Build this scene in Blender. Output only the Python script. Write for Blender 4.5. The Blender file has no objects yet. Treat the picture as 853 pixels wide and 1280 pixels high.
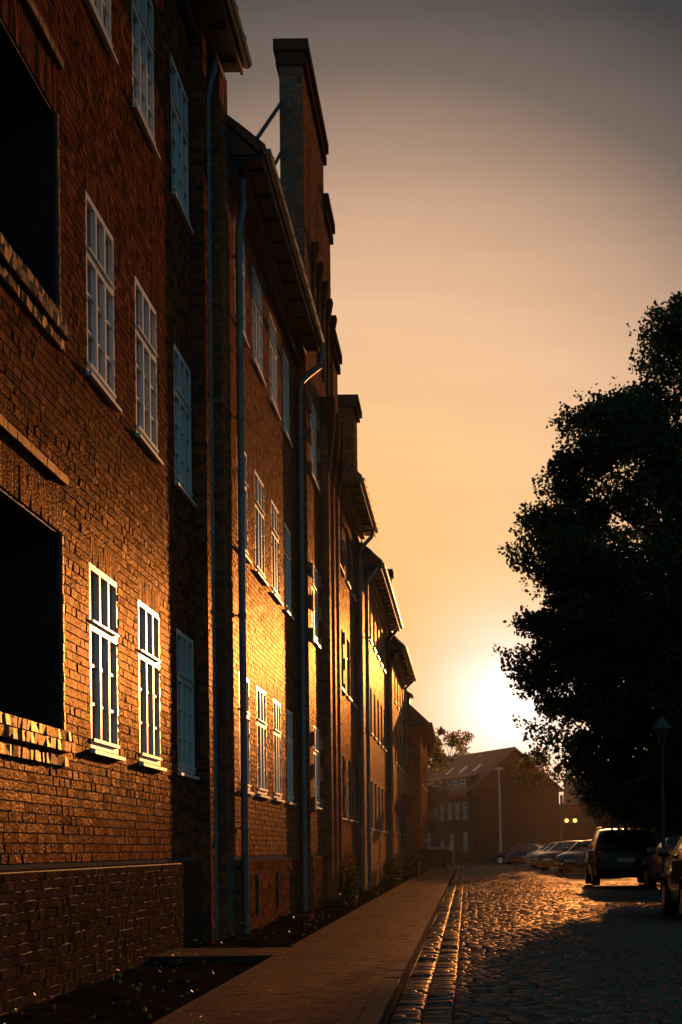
import bpy, math, random
import numpy as np
from mathutils import Vector, Matrix
rng = np.random.default_rng(7); random.seed(7)
sc = bpy.context.scene; C = sc.collection
# ------------------------------------------------------------------ camera
F_PX = 2090.0; VX, VY = 583.0, 1060.0; EYE = 1.2; ROLL = 0.6
cam = bpy.data.cameras.new('camera'); cam_o = bpy.data.objects.new('camera', cam); C.objects.link(cam_o)
cam.sensor_fit = 'HORIZONTAL'; cam.sensor_width = 36; cam.lens = F_PX/853*36
cam.shift_x = -(VX-426.5)/853*1.0; cam.shift_y = (VY-640)/853
# the roll turns the picture about its own vanishing point
cam_o.location = (0, 0, EYE); cam_o.rotation_euler = (Matrix.Rotation(math.radians(90),3,'X') @ Matrix.Rotation(math.radians(-ROLL),3,'Z')).to_euler()
cam.clip_end = 3000; cam.clip_start = .1
sc.camera = cam_o
# ------------------------------------------------------------------ light
SAZ, SEL = 0.086, 0.116            # tangents of the sun's bearing (right of the street) and height
EXPO = 0.1
sun = bpy.data.lights.new('sun', 'SUN'); sun.energy = 5.0; sun.angle = math.radians(.5); sun.color = (1, .40, .11)
sun_o = bpy.data.objects.new('sun', sun); C.objects.link(sun_o)
sdir = Vector((SAZ, 1, SEL)).normalized()
sun_o.rotation_euler = sdir.to_track_quat('Z', 'Y').to_euler()
w = bpy.data.worlds.new('World'); sc.world = w; w.use_nodes = True
nt = w.node_tree; nt.nodes.clear()
def N(nt, t, **k):
    n = nt.nodes.new(t)
    for a, b in k.items(): setattr(n, a, b)
    return n
L = nt.links.new
out = N(nt, 'ShaderNodeOutputWorld'); bg = N(nt, 'ShaderNodeBackground')
tc = N(nt, 'ShaderNodeTexCoord')
def pdir(x, y): return Vector(((x-VX)/F_PX, 1, (VY-y)/F_PX)).normalized()
def angle_ramp(d, stops, maxdeg, interp='EASE'):
    dot = N(nt, 'ShaderNodeVectorMath', operation='DOT_PRODUCT'); dot.inputs[1].default_value = d
    nrm = N(nt, 'ShaderNodeVectorMath', operation='NORMALIZE'); L(tc.outputs['Generated'], nrm.inputs[0]); L(nrm.outputs[0], dot.inputs[0])
    ac = N(nt, 'ShaderNodeMath', operation='ARCCOSINE'); L(dot.outputs['Value'], ac.inputs[0])
    mu = N(nt, 'ShaderNodeMath', operation='DIVIDE'); L(ac.outputs[0], mu.inputs[0]); mu.inputs[1].default_value = math.radians(maxdeg)
    r = N(nt, 'ShaderNodeValToRGB'); L(mu.outputs[0], r.inputs[0]); cr = r.color_ramp; cr.interpolation = interp
    while len(cr.elements) < len(stops): cr.elements.new(.5)
    for e, (p, c) in zip(cr.elements, stops): e.position = p/maxdeg; e.color = (*c, 1)
    return r
def lin(r, g, b): return tuple(((v/255/12.92) if v/255 < .04045 else ((v/255+.055)/1.055)**2.4) for v in (r, g, b))
broad = angle_ramp(pdir(470, 840), [(0, lin(255,184,98)), (4, lin(253,194,122)), (8, lin(250,199,140)), (12, lin(238,190,150)),
        (15.5, lin(196,159,132)), (19, lin(120,105,95)), (22.5, lin(66,64,64)), (27, lin(52,54,58)), (45, lin(32,46,54)), (120, lin(62,98,112))], 180, 'LINEAR')
glow = angle_ramp(pdir(640, 880), [(0, (1.0,1.05,1.15)), (.9, (.62,.72,.86)), (1.9, (.24,.33,.46)), (3.2, (.07,.11,.17)), (5, (.02,.03,.04)), (8.5, (0,0,0))], 20, 'B_SPLINE')
add = N(nt, 'ShaderNodeMix', data_type='RGBA', blend_type='ADD'); add.inputs[0].default_value = 1
L(broad.outputs[0], add.inputs[6]); L(glow.outputs[0], add.inputs[7])
sky = N(nt, 'ShaderNodeTexSky', sky_type='NISHITA'); sky.sun_disc = False
sky.sun_elevation = math.atan(SEL); sky.sun_rotation = math.atan(SAZ); sky.dust_density = 3; sky.ozone_density = 3
add2 = N(nt, 'ShaderNodeMix', data_type='RGBA', blend_type='ADD'); add2.inputs[0].default_value = .001
L(add.outputs[2], add2.inputs[6]); L(sky.outputs[0], add2.inputs[7])
wmap = N(nt, 'ShaderNodeMapping'); wmap.inputs['Scale'].default_value = (3, 3, 30); L(tc.outputs['Generated'], wmap.inputs[0])
wn = N(nt, 'ShaderNodeTexNoise'); wn.inputs['Scale'].default_value = 1.6; wn.inputs['Detail'].default_value = 5; L(wmap.outputs[0], wn.inputs['Vector'])
wr = N(nt, 'ShaderNodeMapRange'); wr.inputs[1].default_value = .3; wr.inputs[2].default_value = .75; wr.inputs[3].default_value = .965; wr.inputs[4].default_value = 1.05; L(wn.outputs[0], wr.inputs[0])
wm = N(nt, 'ShaderNodeMix', data_type='RGBA', blend_type='MULTIPLY'); wm.inputs[0].default_value = 1; L(add2.outputs[2], wm.inputs[6]); L(wr.outputs[0], wm.inputs[7])
L(wm.outputs[2], bg.inputs[0]); bg.inputs[1].default_value = 2**-EXPO
L(bg.outputs[0], out.inputs[0])
sc.view_settings.view_transform = 'Standard'; sc.view_settings.look = 'None'
sc.view_settings.exposure = EXPO; sc.view_settings.gamma = 1; sc.view_settings.use_curve_mapping = False
sc.render.engine = 'CYCLES'; sc.cycles.max_bounces = 6; sc.cycles.transparent_max_bounces = 8; sc.cycles.volume_bounces = 0
# ------------------------------------------------------------------ materials
M = {}
def mat(name, col, rough=.6, spec=.5, metal=0, noise=None, bump=None, island=None, coat=0):
    m = bpy.data.materials.new(name); m.use_nodes = True; t = m.node_tree; p = t.nodes['Principled BSDF']
    p.inputs['Roughness'].default_value = rough; p.inputs['Metallic'].default_value = metal
    p.inputs['Specular IOR Level'].default_value = spec; p.inputs['Coat Weight'].default_value = coat
    p.inputs['Base Color'].default_value = (*col, 1)
    g = N(t, 'ShaderNodeTexCoord'); src = None
    if island:
        ge = N(t, 'ShaderNodeNewGeometry'); r = N(t, 'ShaderNodeValToRGB'); t.links.new(ge.outputs['Random Per Island'], r.inputs[0])
        while len(r.color_ramp.elements) < len(island): r.color_ramp.elements.new(.5)
        for i, (e, c) in enumerate(zip(r.color_ramp.elements, island)): e.position = i/(len(island)-1); e.color = (*c, 1)
        src = r.outputs[0]
    if noise:
        sc_, amt, c2 = noise
        nz = N(t, 'ShaderNodeTexNoise'); nz.inputs['Scale'].default_value = sc_; nz.inputs['Detail'].default_value = 6
        t.links.new(g.outputs['Object'], nz.inputs['Vector'])
        mr = N(t, 'ShaderNodeMapRange'); mr.inputs[1].default_value = .35; mr.inputs[2].default_value = .7; mr.inputs[4].default_value = amt
        t.links.new(nz.outputs[0], mr.inputs[0])
        mx = N(t, 'ShaderNodeMix', data_type='RGBA'); t.links.new(mr.outputs[0], mx.inputs[0])
        if src: t.links.new(src, mx.inputs[6])
        else: mx.inputs[6].default_value = (*col, 1)
        mx.inputs[7].default_value = (*c2, 1); src = mx.outputs[2]
    if src: t.links.new(src, p.inputs['Base Color'])
    if bump:
        nb = N(t, 'ShaderNodeTexNoise'); nb.inputs['Scale'].default_value = bump[0]; nb.inputs['Detail'].default_value = 5
        t.links.new(g.outputs['Object'], nb.inputs['Vector'])
        b = N(t, 'ShaderNodeBump'); b.inputs['Strength'].default_value = bump[1]; b.inputs['Distance'].default_value = bump[2]
        t.links.new(nb.outputs[0], b.inputs['Height']); t.links.new(b.outputs[0], p.inputs['Normal'])
    M[name] = m; return m
mat('brick', (.3,.12,.06), .42, .012, island=[(.04,.014,.010),(.16,.042,.016),(.26,.07,.024),(.07,.022,.012),(.34,.10,.034),(.13,.034,.014)], noise=(14,.55,(.05,.018,.011)), bump=(34,1.0,.008))
mat('brick_pale_bloom', (.4,.2,.1), .45, .02, island=[(.30,.13,.06),(.44,.22,.10),(.36,.17,.08),(.50,.26,.13)], noise=(14,.4,(.16,.07,.04)), bump=(45,.5,.006))  # lightened to hold the golden bloom of the far walls; also surrounds and quoins
mat('brick_mid_bloom', (.3,.14,.07), .5, .1, island=[(.10,.035,.018),(.28,.09,.035),(.38,.13,.05),(.16,.05,.022),(.44,.16,.06),(.24,.07,.03)], noise=(14,.5,(.10,.035,.02)), bump=(34,1.0,.007))  # brighter brick colours carry the sun's bloom along the row
mat('brick_dark', (.12,.08,.06), .7, .01, island=[(.05,.028,.02),(.09,.045,.03),(.065,.035,.025)], bump=(45,.5,.006))
mat('mortar', (.17,.14,.12), .95, .0, noise=(8,.6,(.10,.085,.07)), bump=(60,.5,.003))
mat('white_paint', (.80,.80,.78), .35, .5, noise=(5,.35,(.62,.61,.58)))
mat('glass', (.03,.045,.055), .04, .6)
mat('zinc', (.20,.22,.225), .45, .5, metal=.35, noise=(3,.8,(.11,.12,.12)))
mat('dark_wood', (.06,.05,.045), .6, .4, noise=(4,.6,(.03,.028,.026)))
mat('roof_tile', (.13,.07,.05), .6, .4, noise=(3,.7,(.07,.04,.035)), island=[(.12,.06,.045),(.17,.085,.055),(.09,.05,.04)])
mat('roof_far', (.24,.11,.07), .6, .4, noise=(3,.7,(.16,.08,.05)))
mat('far_brick', (.10,.05,.035), .9, .0, noise=(3,.5,(.07,.04,.03)))
mat('shade_dark', (.02,.022,.024), .7, .3, noise=(3,.5,(.012,.013,.014)))  # near-black colour standing for shade in the niches and plinth joints
mat('stone', (.36,.32,.28), .7, .4, noise=(6,.6,(.24,.22,.2)), bump=(30,.5,.004))
mat('cobble', (.2,.19,.18), .45, .07, island=[(.04,.038,.036),(.085,.078,.07),(.06,.055,.052),(.11,.10,.088),(.05,.046,.042)], noise=(25,.5,(.05,.045,.04)), bump=(40,.6,.008))
mat('cobble_bed', (.07,.06,.05), .95, .1, noise=(10,.6,(.04,.035,.03)), bump=(50,.6,.01))
mat('paver', (.24,.19,.16), .42, .02, island=[(.045,.033,.027),(.075,.053,.042),(.06,.043,.035),(.09,.066,.052)], noise=(7,.6,(.035,.028,.024)), bump=(50,.4,.003))
mat('kerb_stone', (.3,.28,.26), .6, .03, island=[(.045,.038,.033),(.07,.06,.052)], noise=(12,.5,(.09,.085,.08)), bump=(35,.5,.004))
mat('soil', (.018,.014,.011), .95, .0, noise=(4,.6,(.010,.011,.008)), bump=(12,.9,.05))
mat('asphalt', (.055,.053,.05), .75, .4, noise=(3,.5,(.04,.04,.04)), bump=(60,.4,.004))
mat('grass', (.05,.08,.025), .9, .2, noise=(5,.6,(.07,.06,.03)), bump=(8,.8,.05))
mat('bark', (.10,.075,.055), .9, .2, bump=(14,.8,.03), noise=(6,.5,(.06,.05,.04)))
mat('black_plastic', (.03,.03,.03), .5, .4)
mat('rubber', (.025,.025,.025), .85, .2)
mat('alloy', (.5,.5,.52), .35, .5, metal=.8)
mat('car_black', (.02,.022,.025), .22, .5, coat=.6)
mat('car_grey', (.10,.11,.12), .25, .5, coat=.6)
mat('car_silver', (.20,.22,.24), .28, .5, coat=.5, metal=.3)
mat('car_red', (.09,.02,.015), .22, .5, coat=.6)
mat('car_blue', (.16,.24,.30), .25, .5, coat=.5)
mat('lens_clear', (.5,.5,.5), .1, .6)
mat('lens_red', (.25,.02,.015), .15, .6)
mat('plate', (.7,.7,.66), .5)
mat('sign_blue', (.02,.05,.13), .5); mat('sign_red', (.18,.03,.03), .5); mat('sign_back', (.25,.26,.27), .5, metal=.3)
mat('steel', (.42,.43,.44), .4, .5, metal=.3); mat('dark_steel', (.05,.06,.06), .4, .5, metal=.2)
def sheen(name, fac, rough, col=(1,.8,.6)):
    # worn matt surface with a weak, evenly rough gloss
    m = M[name]; t = m.node_tree; p = t.nodes['Principled BSDF']; o = t.nodes['Material Output']; p.inputs['Specular IOR Level'].default_value = 0
    g = N(t, 'ShaderNodeBsdfGlossy'); g.inputs['Roughness'].default_value = rough; g.inputs['Color'].default_value = (*col,1)
    if p.inputs['Normal'].links: t.links.new(p.inputs['Normal'].links[0].from_socket, g.inputs['Normal'])
    mx = N(t, 'ShaderNodeMixShader'); mx.inputs[0].default_value = fac; t.links.new(p.outputs[0], mx.inputs[1]); t.links.new(g.outputs[0], mx.inputs[2]); t.links.new(mx.outputs[0], o.inputs['Surface'])
sheen('brick', .027, .38, (1,.72,.46)); sheen('brick_mid_bloom', .065, .40, (1,.74,.48)); sheen('brick_pale_bloom', .14, .45, (1,.78,.5)); sheen('brick_dark', .006, .4); sheen('mortar', .004, .5)
sheen('cobble', .13, .44, (1,.78,.6)); sheen('paver', .11, .40, (1,.72,.5)); sheen('kerb_stone', .09, .42, (1,.75,.55))
def leafmat(name, cols, trans=.25):
    m = mat(name, cols[0], .5, .35, island=cols); t = m.node_tree; p = t.nodes['Principled BSDF']; o = t.nodes['Material Output']
    tr = N(t, 'ShaderNodeBsdfTranslucent'); mx = N(t, 'ShaderNodeMixShader'); mx.inputs[0].default_value = trans
    ri = p.inputs['Base Color'].links[0].from_socket; t.links.new(ri, tr.inputs[0])
    t.links.new(p.outputs[0], mx.inputs[1]); t.links.new(tr.outputs[0], mx.inputs[2]); t.links.new(mx.outputs[0], o.inputs[0])
leafmat('leaf', [(.03,.05,.015),(.05,.075,.02),(.04,.06,.018)], .25)
leafmat('leaf_far', [(.07,.08,.02),(.11,.11,.03),(.09,.09,.03)], .5)
lm = mat('lamp_glow', (.9,.6,.3), .4); lp = lm.node_tree.nodes['Principled BSDF']; lp.inputs['Emission Color'].default_value = (1,.42,.08,1); lp.inputs['Emission Strength'].default_value = 3
# ------------------------------------------------------------------ mesh helpers
class MB:
    def __init__(s): s.v = []; s.f = []; s.m = []; s.n = 0; s.sm = []
    def add(s, vs, fs, mi=0, smooth=False):
        s.v.append(np.asarray(vs, float).reshape(-1, 3)); s.f += [tuple(i+s.n for i in f) for f in fs]
        s.m += [mi]*len(fs); s.sm += [smooth]*len(fs); s.n += len(s.v[-1])
    def box(s, x0, x1, y0, y1, z0, z1, mi=0):
        s.add([(x,y,z) for x in (x0,x1) for y in (y0,y1) for z in (z0,z1)], [(0,1,3,2),(4,6,7,5),(0,4,5,1),(2,3,7,6),(0,2,6,4),(1,5,7,3)], mi)
    def hexa(s, bot, top, mi=0):     # bottom and top quads
        s.add(list(bot)+list(top), [(3,2,1,0),(4,5,6,7),(0,1,5,4),(1,2,6,5),(2,3,7,6),(3,0,4,7)], mi)
    def tube(s, path, r, n=10, mi=0, smooth=True, caps=True):
        P = [Vector(p) for p in path]; rs = r if hasattr(r, '__len__') else [r]*len(P)
        vs = []; prev = None
        for i, p in enumerate(P):
            d = (P[min(i+1,len(P)-1)]-P[max(i-1,0)]).normalized()
            a = prev if prev is not None else (Vector((1,0,0)) if abs(d.x) < .9 else Vector((0,1,0)))
            a = (a - d*a.dot(d)).normalized(); prev = a; b = d.cross(a)
            for k in range(n):
                t = 2*math.pi*k/n; vs.append(p+(a*math.cos(t)+b*math.sin(t))*rs[i])
        fs = [(i*n+k, i*n+(k+1)%n, (i+1)*n+(k+1)%n, (i+1)*n+k) for i in range(len(P)-1) for k in range(n)]
        s.add([tuple(v) for v in vs], fs, mi, smooth)
        if caps:
            s.add([tuple(v) for v in vs[:n]], [tuple(range(n-1,-1,-1))], mi); s.add([tuple(v) for v in vs[-n:]], [tuple(range(n))], mi)
    def disc(s, c, nrm, r, th, n=24, mi=0):
        c = Vector(c); nn = Vector(nrm).normalized(); s.tube([c-nn*th/2, c+nn*th/2], r, n, mi, smooth=False)
    def build(s, name, mats, parent=None):
        me = bpy.data.meshes.new(name); V = np.concatenate(s.v) if s.v else np.zeros((0,3))
        me.from_pydata(V.tolist(), [], s.f)
        for m in (mats if isinstance(mats, (list, tuple)) else [mats]): me.materials.append(M[m])
        me.polygons.foreach_set('material_index', s.m); me.polygons.foreach_set('use_smooth', s.sm); me.update()
        o = bpy.data.objects.new(name, me); C.objects.link(o)
        if parent: attach(o, parent)
        return o
def attach(o, parent):
    o.parent = parent
    if parent.type == 'EMPTY' and parent.get('world_built'): o.matrix_parent_inverse = Matrix.Translation(-parent.location)
def thing(name, label, cat, loc=(0,0,0), group=None, world=True):
    o = bpy.data.objects.new(name, None); C.objects.link(o); o.location = loc; o.empty_display_size = .2
    if world: o['world_built'] = 1
    return tag(o, label, cat, group)
def tag(o, label, cat, group=None):
    o['label'] = label; o['category'] = cat
    if group: o['group'] = group
    return o
def struct(o): o['kind'] = 'structure'; return o
def stuff(o, label, cat): o['kind'] = 'stuff'; return tag(o, label, cat)
def copy_tree(o, parent=None):
    c = o.copy(); C.objects.link(c)
    if parent: c.parent = parent
    for ch in list(o.children): copy_tree(ch, c)
    return c
class Fr:    # a wall frame: u along, w up, n out
    def __init__(s, O, U, Nn, W=(0,0,1)): s.O = np.array(O, float); s.U = np.array(U, float); s.N = np.array(Nn, float); s.W = np.array(W, float)
    def p(s, u, w, n): return tuple(s.O + s.U*u + s.W*w + s.N*n)
def fbox(mb, fr, u0, u1, w0, w1, n0, n1, mi=0):
    mb.add([fr.p(u,w,n) for u in (u0,u1) for w in (w0,w1) for n in (n0,n1)], [(0,1,3,2),(4,6,7,5),(0,4,5,1),(2,3,7,6),(0,2,6,4),(1,5,7,3)], mi)
def bricks(mb, fr, u0, u1, w0, w1, holes=(), lens=(.205,.158), h=.066, j=.011, dep=.008, tilt=.0017, jit=.0010, mi=0, offs=None):
    """individual bricks standing proud of the mortar"""
    V = []; per = sum(lens)+len(lens)*j; row = 0; wz = w0
    while wz < w1-.01:
        wt = min(wz+h, w1); u = u0 - (0, .26, .125, .07)[row % 4]*(per/.377); k = row % 2
        while u < u1:
            ln = lens[k % len(lens)]; a, b = max(u, u0), min(u+ln, u1); k += 1; u += ln+j
            if b-a < .015: continue
            segs = [(a, b)]; mid = (wz+wt)/2
            for (h0, h1, g0, g1) in holes:
                if g0 < mid < g1:
                    ns = []
                    for (p, q) in segs:
                        if q <= h0 or p >= h1: ns.append((p, q)); continue
                        if p < h0: ns.append((p, h0))
                        if q > h1: ns.append((h1, q))
                    segs = ns
            for (p, q) in segs:
                if q-p > .015: V.append((p, q, wz, wt))
        wz += h+j; row += 1
    if not V: return
    A = np.array(V); n = len(A); sc_u = np.minimum(1, (A[:,1]-A[:,0])/.2)
    base = rng.normal(0, jit, n); tu = rng.normal(0, tilt, n)*sc_u; tw = rng.normal(0, tilt*.5, n)
    P = np.zeros((n, 8, 3)); cj = rng.normal(0, .0012, (n, 4, 2))
    for i, (su, sw) in enumerate(((0,0),(1,0),(1,1),(0,1))):
        uu = A[:,su]; ww = A[:,2+sw]; nn = base + (su-.5)*2*tu + (sw-.5)*2*tw
        P[:,i] = fr.O + uu[:,None]*fr.U + ww[:,None]*fr.W - dep*1.5*fr.N
        P[:,4+i] = fr.O + (uu+cj[:,i,0])[:,None]*fr.U + (ww+cj[:,i,1])[:,None]*fr.W + nn[:,None]*fr.N
    q = [(4,5,6,7),(0,1,5,4),(1,2,6,5),(2,3,7,6),(3,0,4,7)]
    F = (np.array(q)[None] + (np.arange(n)*8)[:,None,None]).reshape(-1,4)
    mb.add(P.reshape(-1,3), [tuple(r) for r in F.tolist()], mi)
def wall_sheet(mb, fr, u0, u1, w0, w1, holes, depth=.15, n0=-.008, mi=1):
    us = sorted({u0, u1, *[h[0] for h in holes], *[h[1] for h in holes]}); ws = sorted({w0, w1, *[h[2] for h in holes], *[h[3] for h in holes]})
    us = [u for u in us if u0 <= u <= u1]; ws = [x for x in ws if w0 <= x <= w1]
    for i in range(len(us)-1):
        for k in range(len(ws)-1):
            cu, cw = (us[i]+us[i+1])/2, (ws[k]+ws[k+1])/2
            if any(h[0] < cu < h[1] and h[2] < cw < h[3] for h in holes): continue
            mb.add([fr.p(us[i],ws[k],n0), fr.p(us[i+1],ws[k],n0), fr.p(us[i+1],ws[k+1],n0), fr.p(us[i],ws[k+1],n0)], [(0,1,2,3)], mi)
    for hh in holes:
        a, b, c, d = hh[:4]; dp = hh[4] if len(hh) > 4 else depth
        R = [(a,c),(b,c),(b,d),(a,d)]
        mb.add([fr.p(u,x,n0) for u,x in R]+[fr.p(u,x,-dp) for u,x in R], [(0,4,5,1),(1,5,6,2),(2,6,7,3),(3,7,4,0)], mi)
def window(root, fr, u0, u1, w0, w1, lights=3, tr=.66, bars=2, sill=True, face=-.003, glassback=.042, detail=True):
    f = MB(); s_ = .055; g = face-glassback
    fbox(f, fr, u0, u0+s_, w0, w1, g-.03, face); fbox(f, fr, u1-s_, u1, w0, w1, g-.03, face)
    fbox(f, fr, u0+s_, u1-s_, w1-s_, w1, g-.03, face); fbox(f, fr, u0+s_, u1-s_, w0, w0+s_, g-.03, face)
    zt = w0+(w1-w0)*tr; fbox(f, fr, u0+s_, u1-s_, zt-.035, zt+.035, g-.02, face)
    if detail:
        fbox(f, fr, u0+s_, u1-s_, zt+.037, zt+.055, g, face+.022); fbox(f, fr, u0+s_, u1-s_, w0+s_+.002, w0+s_+.03, g, face+.022)
    wl = (u1-u0-2*s_)/lights
    for i in range(1, lights):
        c = u0+s_+wl*i
        fbox(f, fr, c-.028, c+.028, w0+s_+.03, zt-.037, g-.01, face+.004); fbox(f, fr, c-.028, c+.028, zt+.057, w1-s_, g-.01, face+.004)
    if detail:
        for i in range(lights):
            a = u0+s_+wl*i+(.03 if i else 0); b = u0+s_+wl*(i+1)-(.03 if i < lights-1 else 0)
            for k in range(1, bars+1):
                z = w0+s_+(zt-w0-s_)*k/(bars+1); fbox(f, fr, a, b, z-.012, z+.012, g-.005, g+.03)
            fbox(f, fr, a, a+.018, w0+s_+.032, zt-.037, g-.005, g+.012); fbox(f, fr, b-.018, b, w0+s_+.032, zt-.037, g-.005, g+.012)
    o = f.build('window', 'white_paint', root)
    p = MB(); fbox(p, fr, u0+.02, u1-.02, w0+.02, w1-.02, g-.012, g-.002); p.build('pane', 'glass', o)
    if sill:
        q = MB(); q.hexa([fr.p(u0-.05,w0-.045,-.05), fr.p(u1+.05,w0-.045,-.05), fr.p(u1+.05,w0-.055,.05), fr.p(u0-.05,w0-.055,.05)],
                         [fr.p(u0-.05,w0-.002,-.05), fr.p(u1+.05,w0-.002,-.05), fr.p(u1+.05,w0-.022,.05), fr.p(u0-.05,w0-.022,.05)])
        q.build('sill', 'white_paint', o)
    return o
def downpipe(root, path, r=.05, collars=()):
    m = MB(); m.tube(path, r, 14)
    for z in collars:
        x, y = path[-1][0], path[-1][1]; m.tube([(x,y,z-.03),(x,y,z+.03)], r*1.22, 14); m.box(x-.09, x-.03, y-.012, y+.012, z-.012, z+.012)
    return m.build('downpipe', 'zinc', root)
def gutter(root, x, y0, y1, z, r=.075):
    m = MB(); n = 8
    vs = []
    for y in (y0, y1):
        for k in range(n+1):
            t = math.pi*k/n; vs.append((x+math.cos(t)*r, y, z-math.sin(t)*r))
        for k in range(n, -1, -1):
            t = math.pi*k/n; vs.append((x+math.cos(t)*(r-.008), y, z-math.sin(t)*(r-.008)))
    k = 2*(n+1)
    m.add(vs, [(i, (i+1)%k, k+(i+1)%k, k+i) for i in range(k)]+[tuple(range(n+1)), tuple(range(k+n, k-1, -1))])
    y = y0+.3
    while y < y1:
        m.box(x-r-.01, x+r+.012, y-.015, y+.015, z+.002, z+.012); m.box(x+r+.002, x+r+.012, y-.012, y+.012, z-.05, z+.002); y += .75
    return m.build('gutter', 'zinc', root)
def tiled_roof(root, xe, y0, y1, ze, pitch=45, rise=4.5, th=.12, name='roof', m='roof_tile'):
    """mono slope from the eave (xe, ze) going up to the left, covered with courses of tiles"""
    t = math.tan(math.radians(pitch)); mb = MB(); steps = int(rise/.28); back = xe-12
    xr = xe-rise/t
    mb.add([(xe,y0,ze),(xe,y1,ze),(xr,y1,ze+rise),(xr,y0,ze+rise),(xe,y0,ze-th),(xe,y1,ze-th),(xr,y1,ze+rise-th),(xr,y0,ze+rise-th)],
           [(0,1,2,3),(7,6,5,4),(0,4,5,1),(0,3,7,4),(1,5,6,2),(2,6,7,3)], 0)
    y = y0
    V = []
    for i in range(steps):
        z0 = ze+i*.28; x0 = xe-i*.28/t; y = y0+(i%2)*.12
        while y < y1-.2:
            z1 = z0+.30; x1 = x0-.30/t; a = rng.normal(0,.004)
            V.append([(x0+.04,y,z0+.02+a),(x0+.04,y+.225,z0+.02+a),(x1+.01,y+.225,z1+.01),(x1+.01,y,z1+.01),(x0,y,z0-.005),(x0,y+.225,z0-.005)]); y += .235
    P = np.array(V); n = len(P); F = (np.array([(0,1,2,3)])[None]+(np.arange(n)*6)[:,None,None]).reshape(-1,4); F2 = (np.array([(4,5,1,0)])[None]+(np.arange(n)*6)[:,None,None]).reshape(-1,4)
    mb.add(P.reshape(-1,3), [tuple(r) for r in np.concatenate([F,F2]).tolist()], 0)
    # far slope so the roof closes
    xb = xr-rise/t
    mb.add([(xr,y0,ze+rise),(xr,y1,ze+rise),(xb,y1,ze),(xb,y0,ze)], [(0,1,2,3)], 0)
    mb.add([(xe-.05,y0+.02,ze-th),(xr,y0+.02,ze+rise-th),(xb,y0+.02,ze-th)], [(0,1,2)], 0); mb.add([(xe-.05,y1-.02,ze-th),(xr,y1-.02,ze+rise-th),(xb,y1-.02,ze-th)], [(2,1,0)], 0)
    return mb.build(name, m, root)
STY = Fr((0,0,0),(0,1,0),(1,0,0))
def street_wall(x): return Fr((x,0,0),(0,1,0),(1,0,0))
def front_wall(y): return Fr((0,y,0),(1,0,0),(0,-1,0))
# ------------------------------------------------------------------ ground
g = MB(); g.add([(-900,-300,-.06),(900,-300,-.06),(900,1800,-.06),(-900,1800,-.06)], [(0,1,2,3)]); struct(g.build('ground', 'grass'))
g = MB(); g.box(-.55,12,-6,108,-.055,-.012); struct(g.build('road_bed', 'cobble_bed'))
g = MB(); g.box(-80,90,108.2,119,-.055,-.008); struct(g.build('crossing_road', 'asphalt'))
g = MB(); g.box(-80,-3,119,120,-.05,.1); g.box(-3,90,119,122,-.05,.1); struct(g.build('far_pavement', 'paver'))
def cobbles(name, x0, x1, y0, y1, sx, sy, amp=.012, gap=.014, wavy=.05):
    rows = int((y1-y0)/sy); V = []
    for r in range(rows):
        y = y0+r*sy; x = x0+rng.uniform(-.5,0)*sx
        while x < x1:
            wd = sx*rng.uniform(.75,1.3); a, b = max(x,x0), min(x+wd-gap, x1); x += wd
            if b-a < .04: continue
            ya = y+wavy*math.sin(a*1.1+y*.35)+rng.normal(0,.006); yb = y+wavy*math.sin(b*1.1+y*.35)+rng.normal(0,.006); dy = sy-gap+rng.normal(0,.006)
            h = rng.normal(0, .003); tx, ty = rng.normal(0,.0035), rng.normal(0,.0035); i_ = min(.02, (b-a)*.2)
            cr = .018*math.sin(a*.8+1)+.012*math.sin(y*.6)
            base = [(a,ya,-.03),(b,yb,-.03),(b,yb+dy,-.03),(a,ya+dy,-.03)]
            mid = [(a,ya,cr+h-amp),(b,yb,cr+h-amp),(b,yb+dy,cr+h-amp),(a,ya+dy,cr+h-amp)]
            top = [(a+i_,ya+i_,cr+h-tx-ty),(b-i_,yb+i_,cr+h+tx-ty),(b-i_,yb+dy-i_,cr+h+tx+ty),(a+i_,ya+dy-i_,cr+h-tx+ty)]
            V.append(base+mid+top+[((a+b)/2,(ya+yb+dy)/2,cr+h+.004)])
    P = np.array(V); n = len(P)
    q = np.array([(0,1,5,4),(1,2,6,5),(2,3,7,6),(3,0,4,7),(4,5,9,8),(5,6,10,9),(6,7,11,10),(7,4,8,11)]); t = np.array([(8,9,12),(9,10,12),(10,11,12),(11,8,12)])
    o = (np.arange(n)*13)[:,None,None]; mb = MB()
    fs = [tuple(x) for x in (q[None]+o).reshape(-1,4).tolist()]+[tuple(x) for x in (t[None]+o).reshape(-1,3).tolist()]
    mb.add(P.reshape(-1,3), fs, 0, True); return struct(mb.build(name, 'cobble'))
cobbles('cobbled_road', -.10, 4.2, 9.5, 62, .165, .125)
cobbles('cobbled_road', 4.2, 9.5, 20, 62, .165, .125)
cobbles('cobbled_road', -.10, 9.5, 62, 108, .2, .16)
# channel rows of bigger stones along the kerb
cobbles('gutter_stones', -.54, -.33, 9.5, 108, .4, .17, wavy=0, amp=.016, gap=.02)
cobbles('gutter_stones', -.325, -.10, 9.5, 108, .4, .15, wavy=0, amp=.016, gap=.02)
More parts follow.
